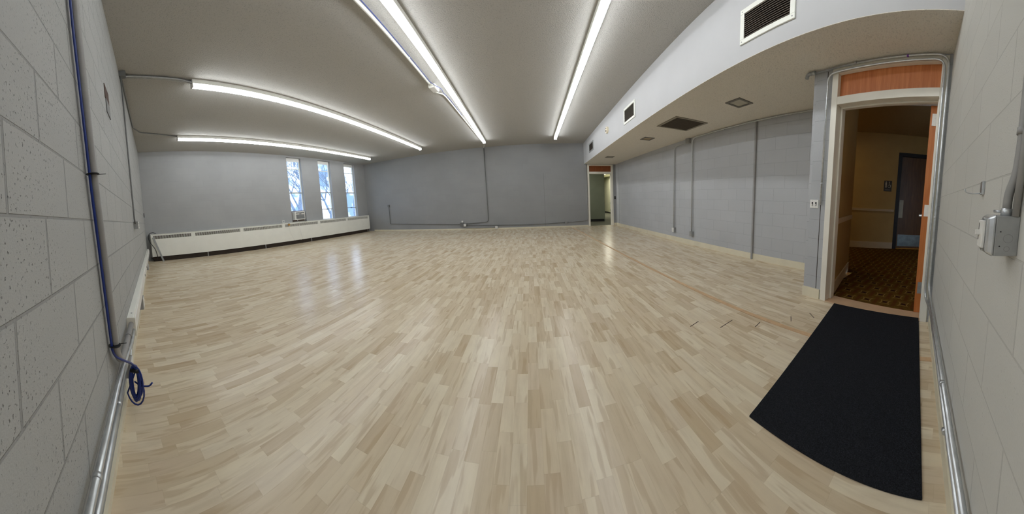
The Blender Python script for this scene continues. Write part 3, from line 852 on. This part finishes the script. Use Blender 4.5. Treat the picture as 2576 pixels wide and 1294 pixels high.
# ceiling: feed of strip lights 1 and 2
b = BKL.p
conduit('conduit', 'grey pipe from the ceiling corner box to the second strip light', [(-2.955, .29, H - .02), (-3.02, 1.13, H - .02)], .016, M['steel_dull'], 0)
conduit('conduit', 'second grey pipe bending off the wall to the same strip light', [b(2.95, H - .06, .02), (-2.94, .36, H - .026), (-2.985, 1.0, H - .026), (-3.0, 1.14, H - .055)], .013, M['steel_dull'], .05)
wbox(BKL, 2.935, H - .038, .07, .07, .07, 'dark pipe box high in the corner where back wall meets ceiling', mat='conduit_dark', plate='conduit_dark')
conduit('conduit', 'thin pipe along the back wall ceiling corner to the window side strip light', [b(2.98, H - .055, .02), b(4.62, H - .02, .02), (-4.82, .70, H - .015), (-5.05, 1.47, H - .015)], .010, M['conduit_dark'], .03)
conduit('conduit', 'thin grey pipe dropping down the back wall to a small outlet box', [b(2.90, H - .08, .02), b(2.88, 1.9, .02), b(2.87, 1.12, .02), b(2.93, 1.06, .02)], .009, M['conduit_dark'], .06)
wbox(BKL, 3.00, 1.035, .13, .10, .05, 'grey outlet box at mid height on the left block wall', cat='outlet', name='outlet_box', sockets=True)
wbox(BKL, 6.17, 1.29, .06, .12, .012, 'small black switch plate on the block wall beside the window corner', cat='light switch', name='wall_plate', mat='black', plate='black')
# ceiling conduit by strip light 3
conduit('conduit', 'white pipe carrying the blue wire across the ceiling beside the strip light', [(-1.20, -.02, H - .018), (-1.225, 1.92, H - .018), (-1.285, 3.67, H - .018)], .016, M['white_enamel'], .3, [((-1.225, 1.75, H - .018), Y0), ((-1.25, 2.9, H - .018), Y0)])
conduit('conduit', 'thin white pipe continuing from the ceiling box to the far wall', [(-1.30, 3.93, H - .03), (-1.22, 4.05, H - .02), (-1.215, 4.30, H - .018), (-1.245, 7.9, H - .018), f(4.60, H - .03, .02)], .011, M['white_enamel'], .08, [((-1.23, 5.6, H - .018), Y0)])
t = thing('ceiling_junction_box', 'white pipe fitting box on the ceiling where the blue wire loops', 'junction box', (-1.27, 3.76, H))
obj('box_body', BM(box, -1.32, -1.22, 3.68, 3.88, H - .055, H), M['white_enamel'], t, .004)
obj('box_cover', BM(box, -1.31, -1.23, 3.69, 3.87, H - .062, H - .055), M['white_plastic'], t)
bm = BM(); tube(bm, [(-1.18, -.03, H - .012), (-1.198, 1.9, H - .014), (-1.255, 3.6, H - .022), (-1.20, 3.68, H - .06), (-1.16, 3.80, H - .06), (-1.20, 3.98, H - .03), (-1.19, 4.3, H - .014), (-1.21, 5.2, H - .014)], .004, .08, 8)
tag(obj('blue_wire', bm, M['blue_cable']), 'thin blue wire strapped along the white ceiling pipe', 'cable')

# door pipes: over the near doorway, down the corner, along the right back wall
d_, r_ = DOR.p, BKR.p
zc = HS - .024
conduit('conduit', 'outer steel pipe arching over the near doorway and down its right side', [d_(.76, zc, .03), d_(1.906, zc, .03), d_(1.906, .33, .03), r_(1.80, .258, .018), r_(.15, .262, .018)], .0088, M['steel'], .10,
        [(d_(1.905, .95, .04), Z0), (r_(.95, .262, .022), BKR.e), (d_(1.2, zc, .04), DOR.e)])
conduit('conduit', 'inner steel pipe framing the near doorway from switch height and back down', [d_(.945, 1.0, .022), d_(.955, 2.29, .030), d_(1.877, 2.29, .030), d_(1.880, .25, .030), r_(1.76, .205, .018), r_(.15, .205, .018)], .0085, M['steel'], .08,
        [(d_(.953, 1.95, .029), Z0), (d_(.947, 1.22, .023), Z0), (r_(.80, .20, .024), BKR.e)])
t = tag(obj('purple_tape', BM(lambda q: tube(q, [d_(1.60, zc, .03), d_(1.615, zc, .03)], .0098)), simple('purple_marking_tape', lin(120, 60, 170), .5)), 'tiny purple tape mark on the pipe above the near doorway', 'tape')
t = thing('conduit_elbow_fitting', 'dark steel elbow fitting where the pipe turns under the soffit', 'pipe fitting', d_(.77, zc - .03, .04))
bm = BM(); tube(bm, [d_(.80, zc, .04), d_(.755, zc, .04), d_(.745, zc - .04, .04)], .016, .02); obj('elbow_body', bm, M['steel_dull'], t)
bm = BM(); tube(bm, [d_(.83, zc, .04), d_(.80, zc, .04)], .018); obj('locknut', bm, M['steel_dull'], t)

# dimmer box on the right block wall
F = BKR
t = thing('dimmer_switch_box', 'deep steel electrical box with a white slide dimmer on the right block wall', 'light switch', F.p(.42, .96, 0))
sx0, sx1 = .434, .488
obj('box_body', BM(fbox, F, sx0, sx1, .947, 1.028, 0, .042), M['steel_dull'], t, .002)
bm = BM()
hexa(bm, [F.p(sx0 - .002, .945, .042), F.p(sx1 + .002, .945, .042), F.p(sx1 + .002, 1.030, .042), F.p(sx0 - .002, 1.030, .042),
          F.p(sx0 + .006, .953, .055), F.p(sx1 - .006, .953, .055), F.p(sx1 - .006, 1.022, .055), F.p(sx0 + .006, 1.022, .055)])
cov = obj('raised_cover', bm, M['steel'], t, .004)
dm = obj('dimmer', BM(fbox, F, .447, .475, .960, 1.016, .055, .061), M['white_plastic'], cov, .002)
obj('slider', BM(fbox, F, .458, .466, .986, .996, .061, .068), M['white_plastic'], dm)
obj('slider_slot', BM(fbox, F, .4675, .470, .975, 1.010, .061, .0615), M['black'], dm)
for z in (.956, 1.019):
    bm = BM(); disc(bm, F.p(.461, z, .054), F.n, .0025, .003, 8); obj('screw', bm, M['steel'], cov)
for z in (.967, .996):
    bm = BM(); disc(bm, F.p(sx0, z, .033), -F.e, .0014, .0006, 10); obj('knockout_hole', bm, M['black'], t)
for o_, z_, rr in ((.019, .983, .0085), (.020, .962, .0050)):
    bm = BM(); tube(bm, [F.p(sx0 - .0002, z_ + rr * math.sin(a), o_ + rr * math.cos(a)) for a in [k * math.pi / 8 for k in range(17)]], .0004, seg=5, cap=False)
    obj('knockout_ring', bm, M['conduit_paint'], t)
bm = BM(); tube(bm, [F.p(.452, 1.028, .020), F.p(.452, 1.043, .020)], .0105, seg=12); obj('connector', bm, M['steel'], t)
bm = BM(); tube(bm, [F.p(.470, 1.036, .024), F.p(.482, 1.036, .033)], .0030, seg=8); obj('set_screw', bm, M['steel'], t)
conduit('conduit', 'thick grey painted pipe rising from the dimmer box on the right block wall', [F.p(.452, 1.038, .020), F.p(.451, 1.075, .020), F.p(.444, 1.11, .012), F.p(.440, 1.17, .010), F.p(.435, H, .010)], .0083, M['conduit_paint'], .02, [(F.p(.440, 1.20, .010), Z0)], seg=14)
conduit('conduit', 'slimmer grey pipe behind the thick one on the right block wall', [F.p(.437, 1.028, .009), F.p(.425, 1.2, .009), F.p(.415, H, .009)], .0065, M['conduit_paint'], .02, seg=12)
t = thing('coat_hook', 'small chrome coat hook on the right block wall', 'hook', F.p(.705, 1.085, 0))
obj('hook_plate', BM(fbox, F, .692, .716, 1.085, 1.128, 0, .008), M['steel'], t, .002)
bm = BM(); tube(bm, [F.p(.706, 1.09, .006), F.p(.706, 1.086, .03), F.p(.706, 1.09, .048), F.p(.706, 1.10, .05)], .0018, .006, 8); obj('hook_wire', bm, M['steel'], t)

# left block wall: big conduit, blue cable, floor pipes, raceway
pz = [b(.885, H - .002, .026), b(.925, 1.9, .026), b(.985, 1.20, .026), b(1.10, .43, .026)]
conduit('conduit', 'thick grey painted pipe running down the left block wall with the blue cable', [pz[0], pz[1], pz[2], pz[3], b(1.19, .335, .03), b(1.64, .325, .03)], .0155, M['conduit_paint'], .06, [(b(1.46, .329, .03), BKL.e)], seg=14)
t = thing('network_cable', 'blue network cable tied to the grey pipe and coiled near the floor', 'cable', b(1.28, .05, .05))
off = lambda P: [Vector(p) - BKL.e * .021 - BKL.n * .010 for p in P]
cp = off(pz)
coil_top = b(1.30, .235, .075)
bm = BM(); tube(bm, cp + [b(1.14, .37, .045), b(1.25, .29, .06), coil_top], .0052, .05, 8); obj('cable_run', bm, M['blue_cable'], t)
bm = BM()
cc = b(1.31, .15, .06)
side = (BKL.n * .8 - BKL.e * .3).normalized()
for k in range(9):
    ra, rz = random.uniform(.016, .034), random.uniform(.080, .100)
    cz = cc + Vector((0, 0, .085 - rz)) + side * random.uniform(-.006, .012) + BKL.e * random.uniform(-.012, .012)
    ph = random.uniform(-.3, .3)
    pts = []
    for a in range(25):
        th = 2 * math.pi * a / 24 + math.pi / 2
        pts.append(cz + side * (ra * math.cos(th)) + Vector((0, 0, rz * math.sin(th))) + BKL.e * (.006 * math.sin(th + ph)))
    tube(bm, pts, .0042, seg=7, cap=False)
pts = [coil_top + Vector((0, 0, -.01))] + [cc + side * (.045 * math.cos(a)) + Vector((0, 0, -.045 + .085 * math.sin(a))) for a in [math.radians(200 + 20 * k) for k in range(11)]]
tube(bm, pts, .0042, seg=7)
tube(bm, rounded([cc + Vector((0, 0, .0)), cc + side * .03 + Vector((0, 0, -.02)), cc + side * .075 + Vector((0, 0, -.012)), cc + side * .09 + Vector((0, 0, .01))], .02), .0042, seg=7)
obj('coil', bm, M['blue_cable'], t)
bm = BM(); tube(bm, [coil_top + Vector((0, 0, -.022)) - side * .028, coil_top + Vector((0, 0, -.02)) + side * .012], .012, seg=10); obj('coil_tie', bm, M['black'], t)
for p in (b(.975, 1.27, .026), b(1.092, .475, .026)):
    bm = BM(); tube(bm, [p - BKL.e * .010 + Vector((0, 0, -.002)), p - BKL.e * .010 + Vector((0, 0, .002))], .024, seg=14)
    tube(bm, [p + BKL.n * .02 + BKL.e * .005, p + BKL.n * .045 + BKL.e * .01], .0015, seg=6)
    obj('cable_tie', bm, M['black'], t)
conduit('conduit', 'upper steel pipe running low along the left block wall to the raceway', [b(.25, .285, .026), b(1.15, .298, .026), b(1.50, .265, .04), b(1.66, .275, .04)], .0105, M['steel'], .15, [(b(.7, .2915, .026), BKL.e)])
conduit('conduit', 'lower steel pipe running low along the left block wall to the small box', [b(.25, .215, .026), b(1.33, .232, .026)], .0105, M['steel'], 0, [(b(1.05, .229, .026), BKL.e)])
conduit('conduit', 'short offset steel pipe from the raceway down to the small box', [b(1.68, .25, .03), b(1.60, .22, .03), b(1.50, .215, .03), b(1.45, .175, .03)], .008, M['steel'], .04)
wbox(BKL, 1.42, .165, .09, .09, .04, 'grey box with white cover plate behind the blue cable coil', cat='outlet', name='outlet_box', mat='conduit_paint')
RS0, RS1 = 1.66, 6.05
t = thing('wall_raceway', 'long white metal raceway low along the left block wall', 'raceway', b(3.8, .23, .02))
obj('raceway_body', BM(fbox, BKL, RS0, RS1, .235, .36, .001, .045), M['white_enamel'], t, .004)
obj('raceway_cover', BM(fbox, BKL, RS0 + .01, RS1, .245, .335, .045, .052), M['white_plastic'], t)
obj('end_cap', BM(fbox, BKL, RS0 - .004, RS0, .233, .362, .0, .054), M['cream_paint'], t)
for q in (3.3, 3.9): bm = BM(); disc(bm, b(q, .29, .052), BKL.n, .017, .004); obj('socket', bm, M['conduit_dark'], t)
for s in (1.75, 3.4, 5.0):
    bm = BM(); disc(bm, b(s, .36, .025), Z0, .006, .0015, 10); obj('screw', bm, M['steel_dull'], t)
wbox(BKL, 2.62, .135, .14, .12, .05, 'grey box with white plate under the raceway, nearer one', cat='outlet', name='outlet_box', mat='conduit_paint')
wbox(BKL, 4.75, .135, .14, .12, .05, 'grey box with white plate under the raceway, one near the radiator', cat='outlet', name='outlet_box', mat='conduit_paint')
t = thing('wall_opening_cover', 'small dark slot in the left block wall near the ceiling', 'wall opening', b(1.72, 1.92, 0))
obj('slot_shade_panel', BM(fbox, BKL, 1.645, 1.80, 2.02, 2.13, 0, .004), simple('slot_shade_brown', lin(74, 52, 40), .8), t)  # flat panel on the wall; the hole's inner shade is its brown colour
obj('grey_plate', BM(fbox, BKL, 1.66, 1.80, 1.915, 2.02, 0, .006), M['conduit_dark'], t)

# ------------------------------------------------------------------ door mat
bm = BM()
q = [(1.99, .872), (1.976, .166), (.726, .004), (.722, .64)]
hexa(bm, [Vector((*p, 0.0005)) for p in q] + [Vector((*p, .009)) for p in q])
t = tag(obj('door_mat', bm, M['mat'], bevel=.003), 'large black rectangular floor mat lying in front of the near doorway', 'mat')

# ------------------------------------------------------------------ outside the windows
struct('ground_outside', BM(box, -60, -6.6, -20, 60, -3.1, -3.0), M['grass'])
def tree(x, y, hgt, seed, label):
    rnd = random.Random(seed)
    t = thing('bare_tree', label, 'tree', (x, y, -3.0), 'bare trees outside the windows')
    bt, bb = BM(), BM()
    def grow(p, d, ln, r, depth):
        n = 4
        pts, rs = [p], [r]
        for i in range(n):
            d = (d + Vector((rnd.uniform(-.14, .14), rnd.uniform(-.14, .14), rnd.uniform(-.04, .10)))).normalized()
            p = p + d * (ln / n)
            pts.append(p); rs.append(r * (1 - .45 * (i + 1) / n))
        tube(bt if depth == 0 else bb, pts, rs, seg=6 if depth < 3 else 4, cap=False)
        if depth >= 6: return
        for k in range(3 if depth < 5 else 2):
            a = rnd.uniform(0, 6.28)
            sp = rnd.uniform(.35, .75)
            nd = (d + Vector((math.cos(a) * sp, math.sin(a) * sp, rnd.uniform(-.05, .25)))).normalized()
            grow(pts[rnd.choice((2, 3, 4)) if depth else (3, 4, 4)[k]], nd, ln * rnd.uniform(.62, .8), r * .58, depth + 1)
    grow(Vector((x, y, -3)), Vector((0, 0, 1)), hgt * .38, .17, 0)
    obj('trunk', bt, M['bark'], t); obj('branches', bb, M['bark'], t)
tree(-12.0, 10.2, 9.5, 3, 'bare tree filling the window above the air conditioner')
tree(-16.0, 17.2, 10.0, 8, 'bare tree seen through the middle window')
tree(-20.0, 26.4, 9.5, 12, 'bare tree seen through the window nearest the far wall')
